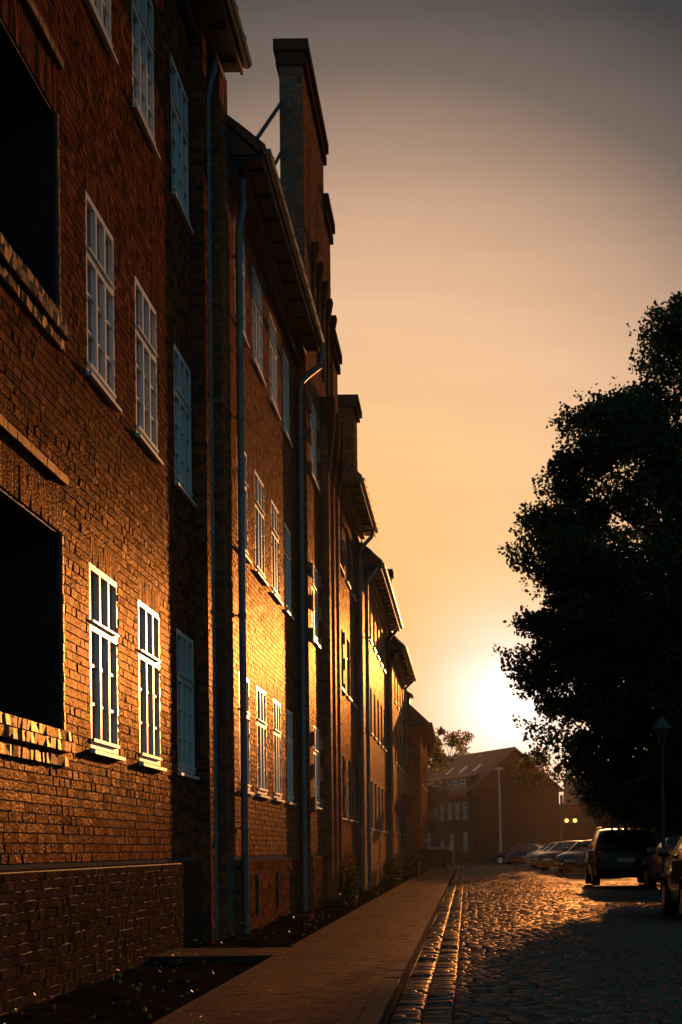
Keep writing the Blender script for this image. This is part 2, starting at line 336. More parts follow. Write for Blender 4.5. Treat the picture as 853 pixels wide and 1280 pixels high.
# kerb, pavement slabs
kb = MB(); flat = Fr((0,0,.12),(0,1,0),(0,0,1),(1,0,0))
bricks(kb, flat, 4, 108, -.70, -.56, lens=(.98,.8), h=.14, j=.012, dep=.004, tilt=.002)
kb2 = MB(); kb2.box(-.70,-.56,4,108,-.05,.115)
bricks(kb2, Fr((-.56,0,0),(0,1,0),(1,0,0)), 4, 108, -.02, .117, lens=(.98,.8), h=.137, j=.012, dep=.006, tilt=.002, mi=0)
struct(kb.build('kerb', 'kerb_stone')); struct(kb2.build('kerb', 'kerb_stone'))
pv = MB(); bricks(pv, Fr((0,0,.115),(1,0,0),(0,0,1),(0,1,0)), -1.93, -.71, 4, 108, lens=(.298,.298), h=.145, j=.008, dep=.004, tilt=.0012, jit=.0006)
bricks(pv, Fr((0,0,.115),(1,0,0),(0,0,1),(0,1,0)), -3.25, -1.94, 17.2, 18.6, lens=(.298,.298), h=.145, j=.008, dep=.004, tilt=.0012)
struct(pv.build('pavement', 'paver'))
g = MB(); g.box(-1.94,-.70,4,108,-.05,.107); g.box(-3.25,-1.94,17.2,18.6,-.04,.107); struct(g.build('pavement_bed', 'cobble_bed'))
g = MB(); g.box(-1.97,-1.94,4,17.2,-.05,.125); g.box(-1.97,-1.94,18.6,108,-.05,.125); struct(g.build('edging_strip', 'kerb_stone'))
# planting strip along the wall: an uneven bed
g = MB(); nx, ny = 10, 420
vs = [(-3.6+i*(3.6-1.97)/nx, 4+k*(100-4)/ny, .05+.012*math.sin(k*.7+i)+rng.uniform(0,.012) if 0 < i < nx else .05) for k in range(ny+1) for i in range(nx+1)]
g.add(vs, [(k*(nx+1)+i, k*(nx+1)+i+1, (k+1)*(nx+1)+i+1, (k+1)*(nx+1)+i) for k in range(ny) for i in range(nx) if not (17.1 < 4+(k+.5)*96/ny < 18.7)]); struct(g.build('planting_bed', 'soil'))
def leaf_cloud(P, size, up=0.0):
    """small folded leaves at the points P"""
    n = len(P); d = rng.normal(0,1,(n,3)); d /= np.linalg.norm(d,axis=1)[:,None]; e = rng.normal(0,1,(n,3)); e -= d*(e*d).sum(1)[:,None]; e /= np.linalg.norm(e,axis=1)[:,None]
    f = np.cross(d,e); s = (size*rng.uniform(.6,1.3,n))[:,None]
    Q = np.stack([P-d*s*.5, P+e*s*.38+f*s*.08-d*s*.08, P+d*s*.55, P-e*s*.38+f*s*.08-d*s*.02], 1)
    return Q.reshape(-1,3), (np.array([(0,1,2),(0,2,3)])[None]+(np.arange(n)*4)[:,None,None]).reshape(-1,3)
mb = MB(); n = 800; P = np.stack([rng.uniform(-3.2,-2.0,n), rng.uniform(9,80,n), rng.uniform(.08,.16,n)+rng.exponential(.03,n)],1)
P = P[(P[:,1]<17.1)|(P[:,1]>18.7)]; Q, F = leaf_cloud(P, .04); mb.add(Q, [tuple(r) for r in F.tolist()])
stuff(mb.build('weeds', 'leaf'), 'low weeds and fallen leaves in the bed along the brick wall', 'weeds')
# ------------------------------------------------------------------ house A (nearest)
XA, XB, XC, XD = -3.30, -3.10, -2.90, -2.75
rA = thing('brick_apartment_house', 'nearest red brick house at the left edge, with deep dark niches beside white windows', 'house', (XA-4, 15, 0), 'brick houses along the left pavement')
frA = street_wall(XA); WA = [(14.75,15.95),(16.95,18.15),(19.2,20.4)]; ZA = [(2.12,3.76),(5.45,7.05),(8.78,10.38)]
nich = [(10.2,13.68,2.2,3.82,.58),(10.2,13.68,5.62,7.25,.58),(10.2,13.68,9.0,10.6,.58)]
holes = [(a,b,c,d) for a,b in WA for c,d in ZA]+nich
YB = 21.7; wallA = MB(); wall_sheet(wallA, frA, 6, YB, -.05, 11.6, holes)
lint = [(a-.02,b+.02,d,d+.24) for a,b in WA for c,d in ZA]+[(10.1,13.8,3.82,4.22),(10.1,13.8,7.25,7.65),(10.1,13.8,10.6,11.0)]
bricks(wallA, frA, 8, 20.55, 1.12, 11.5, [h[:4] for h in holes]+lint); bricks(wallA, frA, 20.86, YB, .0, 11.5)
for (a,b,c,d) in lint:   # upright soldier bricks over each opening
    bricks(wallA, Fr((XA,0,0),(0,0,1),(1,0,0),(0,1,0)), c+.006, d-.006, a, b, lens=(.8,), h=.068, j=.011, dep=.008, tilt=.002)
wallA.box(XA-9, XA-.66, 6, YB-.1, -.05, 11.6, 1)
wallA.build('wall', ['brick','mortar'], rA)
pl = MB(); frp = street_wall(XA+.045); wall_sheet(pl, frp, 6, 20.55, -.05, 1.06, []); bricks(pl, frp, 8, 20.55, 0, 1.05)
pl.box(XA-.007, XA+.038, 6, 20.55, 1.06, 1.075, 0); pl.build('plinth', ['brick_dark','shade_dark'], rA)  # shade at the wall's foot is put into the brick and joint colours
ls = MB(); fl = street_wall(XA+.16); bricks(ls, fl, 20.55, 20.86, 0, 11.5); ls.box(XA-.007, XA+.152, 20.555, 20.855, -.05, 11.5, 1); bricks(ls, front_wall(20.55), XA, XA+.155, 0, 11.5, lens=(.155,)); ls.build('pilaster', ['brick','mortar'], rA)
for a,b in WA:
    for c,d in ZA: window(rA, frA, a, b, c, d)
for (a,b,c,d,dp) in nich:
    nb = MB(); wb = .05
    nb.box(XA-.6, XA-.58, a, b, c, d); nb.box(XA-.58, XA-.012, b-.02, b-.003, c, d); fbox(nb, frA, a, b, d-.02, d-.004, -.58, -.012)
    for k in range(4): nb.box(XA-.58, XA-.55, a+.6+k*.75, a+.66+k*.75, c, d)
    nb.build('niche_shade_lining', 'shade_dark', rA)  # dark sheets over jamb, head and back colour in the niche's shade
    sb = MB(); frs = Fr((XA,0,0),(0,1,0),(1,0,0))
    # stepped brick sill and jamb edging standing proud
    bricks(sb, street_wall(XA+.035), a-.1, b+.16, c-.085, c, lens=(.1,.115), h=.075, tilt=.006, jit=.003); sb.box(XA-.02, XA+.027, a-.1, b+.15, c-.083, c-.006, 1)
    bricks(sb, street_wall(XA+.06), a-.1, b+.20, c-.18, c-.095, lens=(.1,.115), h=.078, tilt=.006, jit=.003); sb.box(XA-.02, XA+.052, a-.1, b+.19, c-.178, c-.1, 1)
    bricks(sb, street_wall(XA+.03), a-.1, b+.12, c-.30, c-.215, lens=(.1,.115), h=.078, tilt=.006, jit=.003); sb.box(XA-.02, XA+.022, a-.1, b+.11, c-.298, c-.22, 1)
    bricks(sb, street_wall(XA+.02), b, b+.055, c, d, lens=(.055,), h=.069, tilt=.003); sb.box(XA-.02, XA+.012, b+.002, b+.053, c, d, 1)
    bricks(sb, street_wall(XA+.05), a-.1, b+.12, d+.40, d+.48, lens=(.24,.115), h=.07); sb.box(XA-.02, XA+.042, a-.1, b+.11, d+.402, d+.476, 1)
    sb.build('brick_surround', ['brick_pale_bloom','mortar'], rA)
def eave(root, xw, xe, y0, y1, z, cove=True, m='dark_wood'):
    e = MB(); e.box(xw-.3, xe+.02, y0, y1, z-.16, z-.13); e.box(xe, xe+.03, y0, y1, z-.20, z-.02)
    if cove:
        e.box(xw-.01, xw+.10, y0+.02, y1-.02, z-.42, z-.162); e.box(xw-.01, xw+.22, y0+.04, y1-.04, z-.26, z-.164)
    for k, y in enumerate(np.arange(y0+.4, y1-.2, .9)): e.box(xw+.22, xe-.02, y-.04, y+.04, z-.20, z-.162)
    return e.build('eave', m, root)
eave(rA, XA, -2.86, 6, 22.0, 11.6); tiled_roof(rA, -2.84, 6, 22.0, 11.62, 45, 4.2); gutter(rA, -2.78, 6, 22.0, 11.56)
pp = [(-3.12,21.47,11.5),(-3.14,21.46,11.25),(-3.2,21.45,11.0),(-3.235,21.45,10.8),(-3.235,21.45,.05)]
downpipe(rA, pp, .047, (1.4,4.1,7.2,10.2))
# ------------------------------------------------------------------ house B
YC = 31.2
rB = thing('brick_apartment_house', 'second red brick house from the left, its eave running into the tall gable', 'house', (XB-4, 26, 0), 'brick houses along the left pavement')
frB = street_wall(XB); WB = [(23.0,24.1),(24.95,26.15),(27.1,28.2),(29.05,30.1)]; ZB = [(2.05,3.66),(5.38,6.9),(8.5,9.95)]
holes = [(a,b,c,d) for a,b in WB for c,d in ZB]; lint = [(a-.02,b+.02,d,d+.24) for a,b in WB for c,d in ZB]
wb = MB(); wall_sheet(wb, frB, YB, YC, -.05, 10.7, holes); bricks(wb, frB, YB, YC, 1.12, 10.6, holes+lint)
for (a,b,c,d) in lint: bricks(wb, Fr((XB,0,0),(0,0,1),(1,0,0),(0,1,0)), c+.006, d-.006, a, b, lens=(.8,), h=.068)
bricks(wb, front_wall(YB), XA, XB, 0, 11.5, lens=(.24,.115)); wb.box(XA-.1, XB-.01, YB+.008, YB+.7, -.05, 11.5, 1); bricks(wb, frB, YB, YB+.72, 10.7, 11.5)
wb.box(XB-9, XB-.16, YB+.05, YC, -.05, 10.7, 1); wb.build('wall', ['brick_mid_bloom','mortar'], rB)
pl = MB(); frp = street_wall(XB+.045); wall_sheet(pl, frp, YB+.4, YC, -.05, 1.06, []); bricks(pl, frp, YB+.4, YC, 0, 1.05)
pl.box(XB-.007, XB+.038, YB+.4, YC, 1.06, 1.075, 1); pl.box(XB-.007, XB+.037, YB+.4, YB+.42, 0, 1.06, 1)
for y in (24.4, 27.0, 29.2): pl.box(XB+.03, XB+.07, y, y+.12, .25, .85, 1)
pl.build('plinth', ['brick','mortar'], rB)
for a,b in WB:
    for c,d in ZB: window(rB, frB, a, b, c, d)
eave(rB, XB, -2.66, 22.45, YC-.02, 10.65); tiled_roof(rB, -2.64, 22.45, YC-.02, 10.67, 42, 3.4); gutter(rB, -2.60, 22.45, YC-.2, 10.62)
# hopper head and downpipe
hp = MB(); hp.tube([(-2.98,22.9,10.72),(-2.98,22.9,10.55),(-2.98,22.9,10.3)], [.15,.13,.055], 4, smooth=False); hp.build('hopper_head', 'zinc', rB)
downpipe(rB, [(-2.98,22.9,10.35),(-2.98,22.9,10.18),(-2.955,22.85,10.05),(-3.0,22.85,9.8),(-3.02,22.8,9.6),(-3.02,22.8,.05)], .05, (1.5,4.4,7.1,9.3))
downpipe(rB, [(-2.58,30.9,10.56),(-2.56,30.95,10.4),(-2.62,30.95,10.15),(-2.85,30.95,9.98),(-2.97,30.95,9.85),(-3.0,30.95,9.6),(-3.0,30.95,.05)], .058, (1.7,4.4,7.3,9.4))
br = MB(); br.tube([(-3.31,YC+.1,15.2),(-3.36,27,12.55),(-3.33,25.6,11.65)], .035, 8); br.tube([(-3.31,YC+.1,14.3),(-3.33,28.6,12.6),(-3.3,27.2,11.7)], .032, 8); br.build('roof_brace', 'dark_steel', rB)
fn = MB(); fn.tube([(-3.2,27.5,11.2),(-3.2,27.5,12.2),(-3.2,27.5,12.6)], [.05,.045,.01], 8); fn.build('roof_vent', 'zinc', rB)
# ------------------------------------------------------------------ house C: gable front and lower range
rC = thing('brick_gable_house', 'tall brick gable house with stepped parapet and three full height brick ribs', 'house', (XC-4, 38, 0), 'brick houses along the left pavement')
frC = street_wall(XC); WC = [(31.95,33.3),(38.75,40.1),(41.3,42.4),(43.5,44.5)]; ZC = [(2.04,3.6),(5.25,6.75),(8.4,9.9)]; ZC2 = [(1.95,3.4),(5.0,6.4),(7.85,9.2)]
holes = [(a,b,c,d) for i,(a,b) in enumerate(WC) for c,d in (ZC if i == 0 else ZC2)]; YD = 45.3
steps = [(YC,35.75,16.0),(35.75,37.4,14.9),(37.4,39.2,12.5),(39.2,YD,9.9)]
wc = MB(); wall_sheet(wc, frC, YC, YD, -.05, 9.9, holes); bricks(wc, frC, YC, YD, 1.12, 9.85, holes)
for (a,b,z) in steps[:3]:
    # blind slots cut into the gable
    hs = [(a+.7,a+.86,11.0 if z < 14 else 12.2,z-1.0),(a+1.2,a+1.36,11.0 if z < 14 else 12.2,z-.8)]
    if z > 15: hs += [(a+2.6,a+2.76,12.0,z-1.4),(a+3.1,a+3.26,12.0,z-1.1),(a+3.7,a+3.86,12.0,z-1.4)]
    hs = [h for h in hs if h[1] < b]
    wall_sheet(wc, frC, a, b, 9.9, z, hs, depth=.1); bricks(wc, frC, a, b, 9.9, z-.02, hs); wc.box(XC-.44, XC-.11, a, b, 9.9, z, 1)
bricks(wc, front_wall(YC), XC-.42, XC, 9.2, 15.98); wc.box(XC-.44, XC-.009, YC+.008, YC+.1, 9.2, 15.98, 1)
bricks(wc, front_wall(YC), XB, XC, 0, 9.2, lens=(.24,.115)); wc.box(XC-.7, XC-.009, YC+.008, YC+.2, -.05, 9.2, 1)
wc.box(XC-9, XC-.16, YC+.1, YD, -.05, 9.9, 1); wc.build('wall', ['brick_mid_bloom','mortar'], rC)
for (a,b,z) in steps[:3]:
    cp = MB(); cp.box(XC-.50, XC+.06, a-.05, b+.03, z, z+.09); cp.box(XC-.54, XC+.11, a-.10, b+.08, z+.092, z+.30); cp.box(XC-.50, XC+.07, a-.06, b+.04, z-.16, z-.002); cp.build('coping', 'brick_dark', rC)
pl = MB(); frp = street_wall(XC+.045); bricks(pl, frp, YC, YD, 0, 1.05, [(y, y+.14, .2, .85) for y in (32.6, 39.6, 42.0)]); pl.box(XC-.007, XC+.038, YC, YD, -.05, 1.075, 1); pl.build('plinth', ['brick','mortar'], rC)
for k in range(5):     # row of corbels high on the gable
    y = 32.6+k*1.12; m = MB(); m.hexa([(XC-.01,y,12.55),(XC+.05,y,12.55),(XC+.05,y+.3,12.55),(XC-.01,y+.3,12.55)], [(XC-.01,y,13.05),(XC+.14,y,13.05),(XC+.14,y+.34,13.05),(XC-.01,y+.34,13.05)])
    m.box(XC-.01, XC+.035, y+.06, y+.24, 11.0, 12.55); m.build('corbel', 'brick_dark', rC)
for k in range(3):
    y = 34.35+k*1.3; m = MB(); fr_ = street_wall(XC+.15); bricks(m, fr_, y, y+.4, 0, 9.9, lens=(.24,.115)); m.box(XC-.01, XC+.142, y+.003, y+.397, -.05, 9.95, 1)
    bricks(m, front_wall(y), XC, XC+.148, 0, 9.9, lens=(.148,))
    m.build('rib', ['brick_mid_bloom','mortar'], rC)
    m = MB(); m.hexa([(XC+.151,y,9.0),(XC+.16,y,9.0),(XC+.16,y+.4,9.0),(XC+.151,y+.4,9.0)], [(XC+.151,y-.03,9.95),(XC+.28,y-.03,9.95),(XC+.28,y+.43,9.95),(XC+.151,y+.43,9.95)])
    m.box(XC-.01, XC+.28, y-.03, y+.43, 9.951, 10.5); m.build('rib_head', 'brick_dark', rC)
for i,(a,b) in enumerate(WC):
    for c,d in (ZC if i == 0 else ZC2):
        window(rC, frC, a, b, c, d, face=-.003 if i == 0 else -.06)
        if i < 2:      # toothed brick surrounds
            n = int((d-c)/.31)
            for k in range(0, n+1, 2):
                z = c+k*.31-.1
                for q0, q1 in ((a-.24, a-.005), (b+.005, b+.24)): q = MB(); q.box(XC-.01, XC+.05, q0, q1, z, z+.26); q.build('quoin', 'brick_pale_bloom', rC)
eave(rC, XC, -2.42, 39.25, YD+.6, 9.95); tiled_roof(rC, -2.40, 39.25, YD+.6, 9.97, 45, 3.6); gutter(rC, -2.37, 39.3, YD+.55, 9.93)
downpipe(rC, [(-2.40,44.9,9.88),(-2.45,44.95,9.6),(-2.7,45.0,9.35),(-2.8,45.0,9.1),(-2.8,45.0,.05)], .055, (1.5,4.4,7.3))
ch = MB(); bricks(ch, front_wall(46.0), -3.5, -2.98, 9.9, 13.35); bricks(ch, Fr((-2.98,0,0),(0,1,0),(1,0,0)), 46.0, 47.6, 9.9, 13.35); ch.box(-3.7,-2.99,46.009,47.6,9.7,13.36,1)
ch.box(-3.78,-2.90,45.93,47.7,13.36,13.50,2); ch.box(-3.84,-2.84,45.87,47.76,13.50,13.68,2); ch.build('chimney', ['brick','mortar','brick_dark'], rC)
# ------------------------------------------------------------------ house D
YE = 59.2
rD = thing('brick_apartment_house', 'long sunlit brick house in the row with three rows of close set windows', 'house', (XD-4, 52, 0), 'brick houses along the left pavement')
frD = street_wall(XD); WD = [(46.4+2.05*k, 47.5+2.05*k) for k in range(6)]; ZD = [(1.8,3.2),(4.6,5.95),(7.3,8.6)]
holes = [(a,b,c,d) for a,b in WD for c,d in ZD]; wd = MB(); wall_sheet(wd, frD, YD, YE, -.05, 9.1, holes); bricks(wd, frD, YD, YE, 0, 9.05, holes)
bricks(wd, front_wall(YD), XC, XD, 0, 9.1, lens=(.15,)); wd.box(XD-9, XD-.16, YD, YE, -.05, 9.1, 1); wd.box(XC-.1, XD-.009, YD+.008, YD+.3, -.05, 9.1, 1); wd.build('wall', ['brick_pale_bloom','stone'], rD)
for a,b in WD:
    for c,d in ZD: window(rD, frD, a, b, c, d, detail=False, face=-.075)
eave(rD, XD, -2.28, YD+.7, YE+.3, 9.1); tiled_roof(rD, -2.26, YD+.7, YE+.3, 9.12, 45, 3.4); gutter(rD, -2.23, YD+.75, YE+.3, 9.08)
downpipe(rD, [(-2.28,58.8,9.0),(-2.6,58.85,8.6),(-2.66,58.85,8.4),(-2.66,58.85,.05)], .055, (1.5,4.4,7.0))
downpipe(rD, [(-2.3,46.1,9.0),(-2.6,45.9,8.6),(-2.66,45.85,8.4),(-2.66,45.85,.05)], .055, (1.5,4.4,7.0))
ch = MB(); ch.box(-3.2,-2.62,60.4,61.2,8.6,11.1); ch.box(-3.27,-2.55,60.33,61.27,11.1,11.3); ch.build('chimney', 'brick_dark', rD)
# ------------------------------------------------------------------ house E
YF = 70.4; XE, XF = -2.56, -1.89
rE = thing('brick_apartment_house', 'narrow projecting brick house with ragged tile eave, just before the lowest house of the row', 'house', (XE-4, 64, 0), 'brick houses along the left pavement')
frE = street_wall(XE); WE = [(61+2.4*k, 62.1+2.4*k) for k in range(4)]; ZE = [(1.8,3.1),(4.4,5.7),(6.6,7.6)]
holes = [(a,b,c,d) for a,b in WE for c,d in ZE]; we = MB(); wall_sheet(we, frE, YE, YF, -.05, 8.3, holes); bricks(we, frE, YE, YF, 0, 8.2, holes)
bricks(we, front_wall(YE), XE-1, XE, 0, 8.2); we.box(XE-9, XE-.16, YE+.05, YF, -.05, 8.3, 1); we.box(XE-1, XE-.009, YE+.008, YE+.3, -.05, 8.3, 1); we.build('wall', ['brick_pale_bloom','mortar'], rE)
for a,b in WE:
    for c,d in ZE: window(rE, frE, a, b, c, d, detail=False, face=-.075)
eave(rE, XE, -2.18, YE-.35, YF+.3, 8.35); tiled_roof(rE, -2.14, YE-.35, YF+.3, 8.37, 45, 2.6); gutter(rE, -2.1, YE-.35, YF+.3, 8.33)
downpipe(rE, [(-2.15,69.8,8.2),(-2.45,69.8,7.9),(-2.48,69.8,7.6),(-2.48,69.8,.05)], .055, (1.5,4.4,7.0))
sg = MB(); sg.box(XE, XE+.34, 66.8, 66.86, 3.0, 3.35); sg.build('wall_lamp_arm', 'dark_steel', rE)
# ------------------------------------------------------------------ house F
rF = thing('brick_corner_house', 'lowest brick house at the far end of the row, jutting furthest into the pavement', 'house', (XF-3, 76, 0), 'brick houses along the left pavement')
YG = 83; frF = street_wall(XF); WF = [(72+2.6*k, 73.1+2.6*k) for k in range(4)]; ZF = [(1.6,3.0),(4.0,5.3)]
holes = [(a,b,c,d) for a,b in WF for c,d in ZF]; wf = MB(); wall_sheet(wf, frF, YF, YG, -.05, 6.5, holes); bricks(wf, frF, YF, YG, 0, 6.4, holes)
bricks(wf, front_wall(YF), XF-1.3, XF, 0, 6.4); wf.box(XF-8, XF-.16, YF+.05, YG, -.05, 6.5, 1); wf.box(XF-1.6, XF-.009, YF+.008, YF+.3, -.05, 6.5, 1); wf.build('wall', ['brick_mid_bloom','mortar'], rF)
for a,b in WF:
    for c,d in ZF: window(rF, frF, a, b, c, d, detail=False, face=-.075)
rf = MB(); e = .38; x1, y0, y1, z = XF+e, YF-e, YG+e, 6.5; x0 = XF-8; h = 2.4
rf.add([(x1,y0,z),(x1,y1,z),(x0,y1,z),(x0,y0,z),(x1-2.4,y0+2.0,z+h),(x1-2.4,y1-2.0,z+h),(x0+2.4,y1-2,z+h),(x0+2.4,y0+2,z+h)], [(0,1,5,4),(1,2,6,5),(2,3,7,6),(3,0,4,7),(4,5,6,7)])
rf.box(x0, x1, y0, y1, z-.14, z-.002); rf.build('roof', 'roof_tile', rF)
gutter(rF, x1+.06, y0, y1, z-.02)
dm = MB(); dm.box(XF-1.7, XF-.55, 74, 75.6, 6.9, 8.0); dm.add([(XF-1.8,73.8,8.0),(XF-.4,73.8,8.0),(XF-1.1,73.8,8.45),(XF-1.8,75.8,8.0),(XF-.4,75.8,8.0),(XF-1.1,75.8,8.45)], [(0,1,2),(3,5,4),(0,3,4,1),(1,4,5,2),(0,2,5,3)]); dm.build('dormer', 'roof_tile', rF)
# ------------------------------------------------------------------ low things along the wall
for i, (x, y, lx, ly, lab) in enumerate([(-2.75,26.5,.5,1.0,'low concrete light well kerb at the foot of the second brick house'),(-2.55,33.4,.6,1.4,'low concrete light well kerb beside the brick ribs'),(-2.45,40.0,.6,1.3,'low concrete light well kerb just past the brick ribs'),(-2.3,48.5,.55,1.6,'low concrete light well kerb at the foot of the long sunlit house')]):
    m = MB(); m.box(x-lx/2,x-lx/2+.08,y,y+ly,0,.15); m.box(x+lx/2-.08,x+lx/2,y,y+ly,0,.15); m.box(x-lx/2+.08,x+lx/2-.08,y,y+.08,0,.15); m.box(x-lx/2+.08,x+lx/2-.08,y+ly-.08,y+ly,0,.15); m.box(x-lx/2+.08,x+lx/2-.08,y+.08,y+ly-.08,.08,.10)
    tag(m.build('light_well', 'brick_dark'), lab, 'light well', 'light wells along the wall')
def bush(name, label, c, r, n, size=.07, group=None, m='leaf'):
    t = thing(name, label, 'shrub', (c[0],c[1],.05), group)
    k = rng.normal(0,1,(n,3)); k /= np.linalg.norm(k,axis=1)[:,None]; k *= (rng.uniform(.35,1,n)**.5*(1+.25*np.sin(k[:,0]*7+k[:,2]*5)))[:,None]
    P = k*np.array(r)+np.array([c[0],c[1],c[2]]); P[:,2] = np.maximum(P[:,2], .06)
    Q, F = leaf_cloud(P, size); mb = MB(); mb.add(Q, [tuple(q) for q in F.tolist()]); mb.build('foliage', m, t)
    st = MB()
    for a in range(5): st.tube([(c[0],c[1],.0),(c[0]+random.uniform(-.5,.5)*r[0],c[1]+random.uniform(-.5,.5)*r[1],c[2]+.3*r[2])], [.02,.008], 6)
    st.build('stem', 'bark', t)
bush('shrub', 'leafy low shrub by the foot of the three ribs', (-2.6,36.5,.45), (.3,.5,.45), 900, group='shrubs in the planting bed')
bush('shrub', 'rounded low shrub at the foot of the long sunlit house', (-2.35,53,.5), (.3,.7,.5), 1100, group='shrubs in the planting bed')
bush('shrub', 'taller dark shrub beside the narrow projecting house', (-2.1,62,.7), (.35,.8,.7), 1300, group='shrubs in the planting bed')
def bicycle(x, y, label):
    t = thing('bicycle', label, 'bicycle', (x,y,.12), 'bicycles leaning near the far houses')
    def ring(cy, cz):
        m = MB(); m.tube([(x,cy+.33*math.cos(a),cz+.33*math.sin(a)) for a in np.linspace(0,2*math.pi,25)], .018, 6, caps=False)
        for a in np.linspace(0, math.pi, 7)[:-1]: m.tube([(x,cy+.32*math.cos(a),cz+.32*math.sin(a)),(x,cy-.32*math.cos(a),cz-.32*math.sin(a))], .003, 4)
        m.build('wheel', 'rubber', t)
    z = .47; ring(y,z); ring(y+1.05,z)
    m = MB(); A=(x,y,z); B=(x,y+1.05,z); S=(x,y+.35,z+.45); H=(x,y+.85,z+.5); Bt=(x,y+.42,z-.03)
    for p,q in ((A,S),(A,Bt),(S,Bt),(S,H),(Bt,H),(H,B)): m.tube([p,q],.016,6)
    m.build('frame','dark_steel',t)
    m = MB(); m.tube([H,(x,y+.83,z+.68)],.012,6); m.tube([(x-.27,y+.75,z+.70),(x-.1,y+.83,z+.68),(x+.1,y+.83,z+.68),(x+.27,y+.75,z+.70)],.013,6); m.build('handlebar','dark_steel',t)
    m = MB(); m.tube([(x,y+.2,z+.6),(x,y+.45,z+.6)],[.09,.03],8); m.tube([(x,y+.33,z+.45),(x,y+.33,z+.6)],.012,6); m.build('saddle','rubber',t)
bicycle(-1.75, 64.5, 'bicycle standing nearest, before the shaded front of the lowest house')
bicycle(-1.95, 66.6, 'bicycle standing closer to the lowest house')
# wheelie bin at the end of the row
def bin_(x, y, label):
    t = thing('wheelie_bin', label, 'bin', (x,y,.12)); m = MB(); m.hexa([(x-.42,y-.3,.22),(x+.42,y-.3,.22),(x+.42,y+.3,.22),(x-.42,y+.3,.22)],[(x-.55,y-.38,1.12),(x+.55,y-.38,1.12),(x+.55,y+.38,1.12),(x-.55,y+.38,1.12)]); m.build('body','black_plastic',t)
    m = MB(); m.hexa([(x-.6,y-.42,1.125),(x+.6,y-.42,1.125),(x+.6,y+.42,1.125),(x-.6,y+.42,1.125)],[(x-.5,y-.3,1.27),(x+.5,y-.3,1.27),(x+.5,y+.4,1.27),(x-.5,y+.4,1.27)]); m.build('lid','zinc',t)
    for sx in (-.42,.42):
        m = MB(); m.disc((x+sx,y+.25,.2),(1,0,0),.1,.05); m.build('wheel','rubber',t)
bin_(-1.35, 78.5, 'dark wheeled rubbish container with pale lid at the end of the pavement')
# ------------------------------------------------------------------ signs and lamps
def signpost(name, label, cat, x, y, h, r=.035, heads=(), pm='dark_steel', group=None):
    t = thing(name, label, cat, (x,y,0), group); m = MB(); m.tube([(x,y,0),(x,y,h)], r, 10); m.tube([(x,y,0),(x,y,.12)], r*2, 10); m.build('pole', pm, t)
    for hd in heads: hd(t)
    return t
def disc_sign(x, y, z, r=.3, face='sign_blue', rim='sign_red'):
    def f(t):
        m = MB(); m.disc((x,y-.05,z),(0,1,0),r,.02,28,0); o = m.build('sign_plate', rim, t)
        m = MB(); m.disc((x,y-.066,z),(0,1,0),r*.78,.01,28,0); m.build('sign_face', face, o)
    return f
def no_stop(x, y, z, r):
    def f(t):
        disc_sign(x,y,z,r)(t); m = MB(); s = r*.55
        for sg_ in (-1,1): m.add([(x-s*1-.03*1,y-.073,z-sg_*s+.0),(x-s+.04,y-.073,z-sg_*s-.04*sg_),(x+s+.03,y-.073,z+sg_*s),(x+s-.04,y-.073,z+sg_*s+.04*sg_)],[(0,1,2,3)])
        m.build('sign_cross','sign_red',t)
    return f
signpost('traffic_sign', 'round road sign on a thin post in front of the lowest house', 'traffic sign', -2.25, 59, 2.95, heads=[no_stop(-2.22,59,2.6,.32)])
signpost('traffic_sign', 'round sign hanging dark against the big tree above the parked cars', 'traffic sign', 5.0, 64.5, 3.9, heads=[disc_sign(5.0,64.5,2.6,.28,'sign_back','dark_steel')])
def tri_head(x, y, z, s=.42):
    def f(t):
        m = MB(); m.add([(x-s,y-.05,z+s*.0),(x+s,y-.05,z),(x,y-.05,z+s*1.7),(x-s,y-.03,z),(x+s,y-.03,z),(x,y-.03,z+s*1.7)],[(0,1,2),(5,4,3),(0,3,4,1),(1,4,5,2),(2,5,3,0)]); m.build('sign_plate','dark_steel',t)
    return f
signpost('traffic_sign', 'triangular warning sign on a tall post at the end of the pavement', 'traffic sign', -1.15, 90, 4.9, heads=[tri_head(-1.15,90,1.6)])
# tall pale street lamp by the junction
t = thing('street_lamp', 'tall pale street lamp standing before the dark gable of the far house', 'street lamp', (2.45,118,0)); m = MB(); m.tube([(2.45,118,0),(2.43,118,3),(2.36,118,6.7)], [.10,.085,.06], 10); m.build('pole','steel',t)
m = MB(); m.hexa([(2.05,117.8,6.70),(2.7,117.8,6.70),(2.7,118.2,6.70),(2.05,118.2,6.70)],[(2.15,117.85,6.85),(2.6,117.85,6.85),(2.6,118.15,6.85),(2.15,118.15,6.85)]); m.build('lamp_head','steel',t)
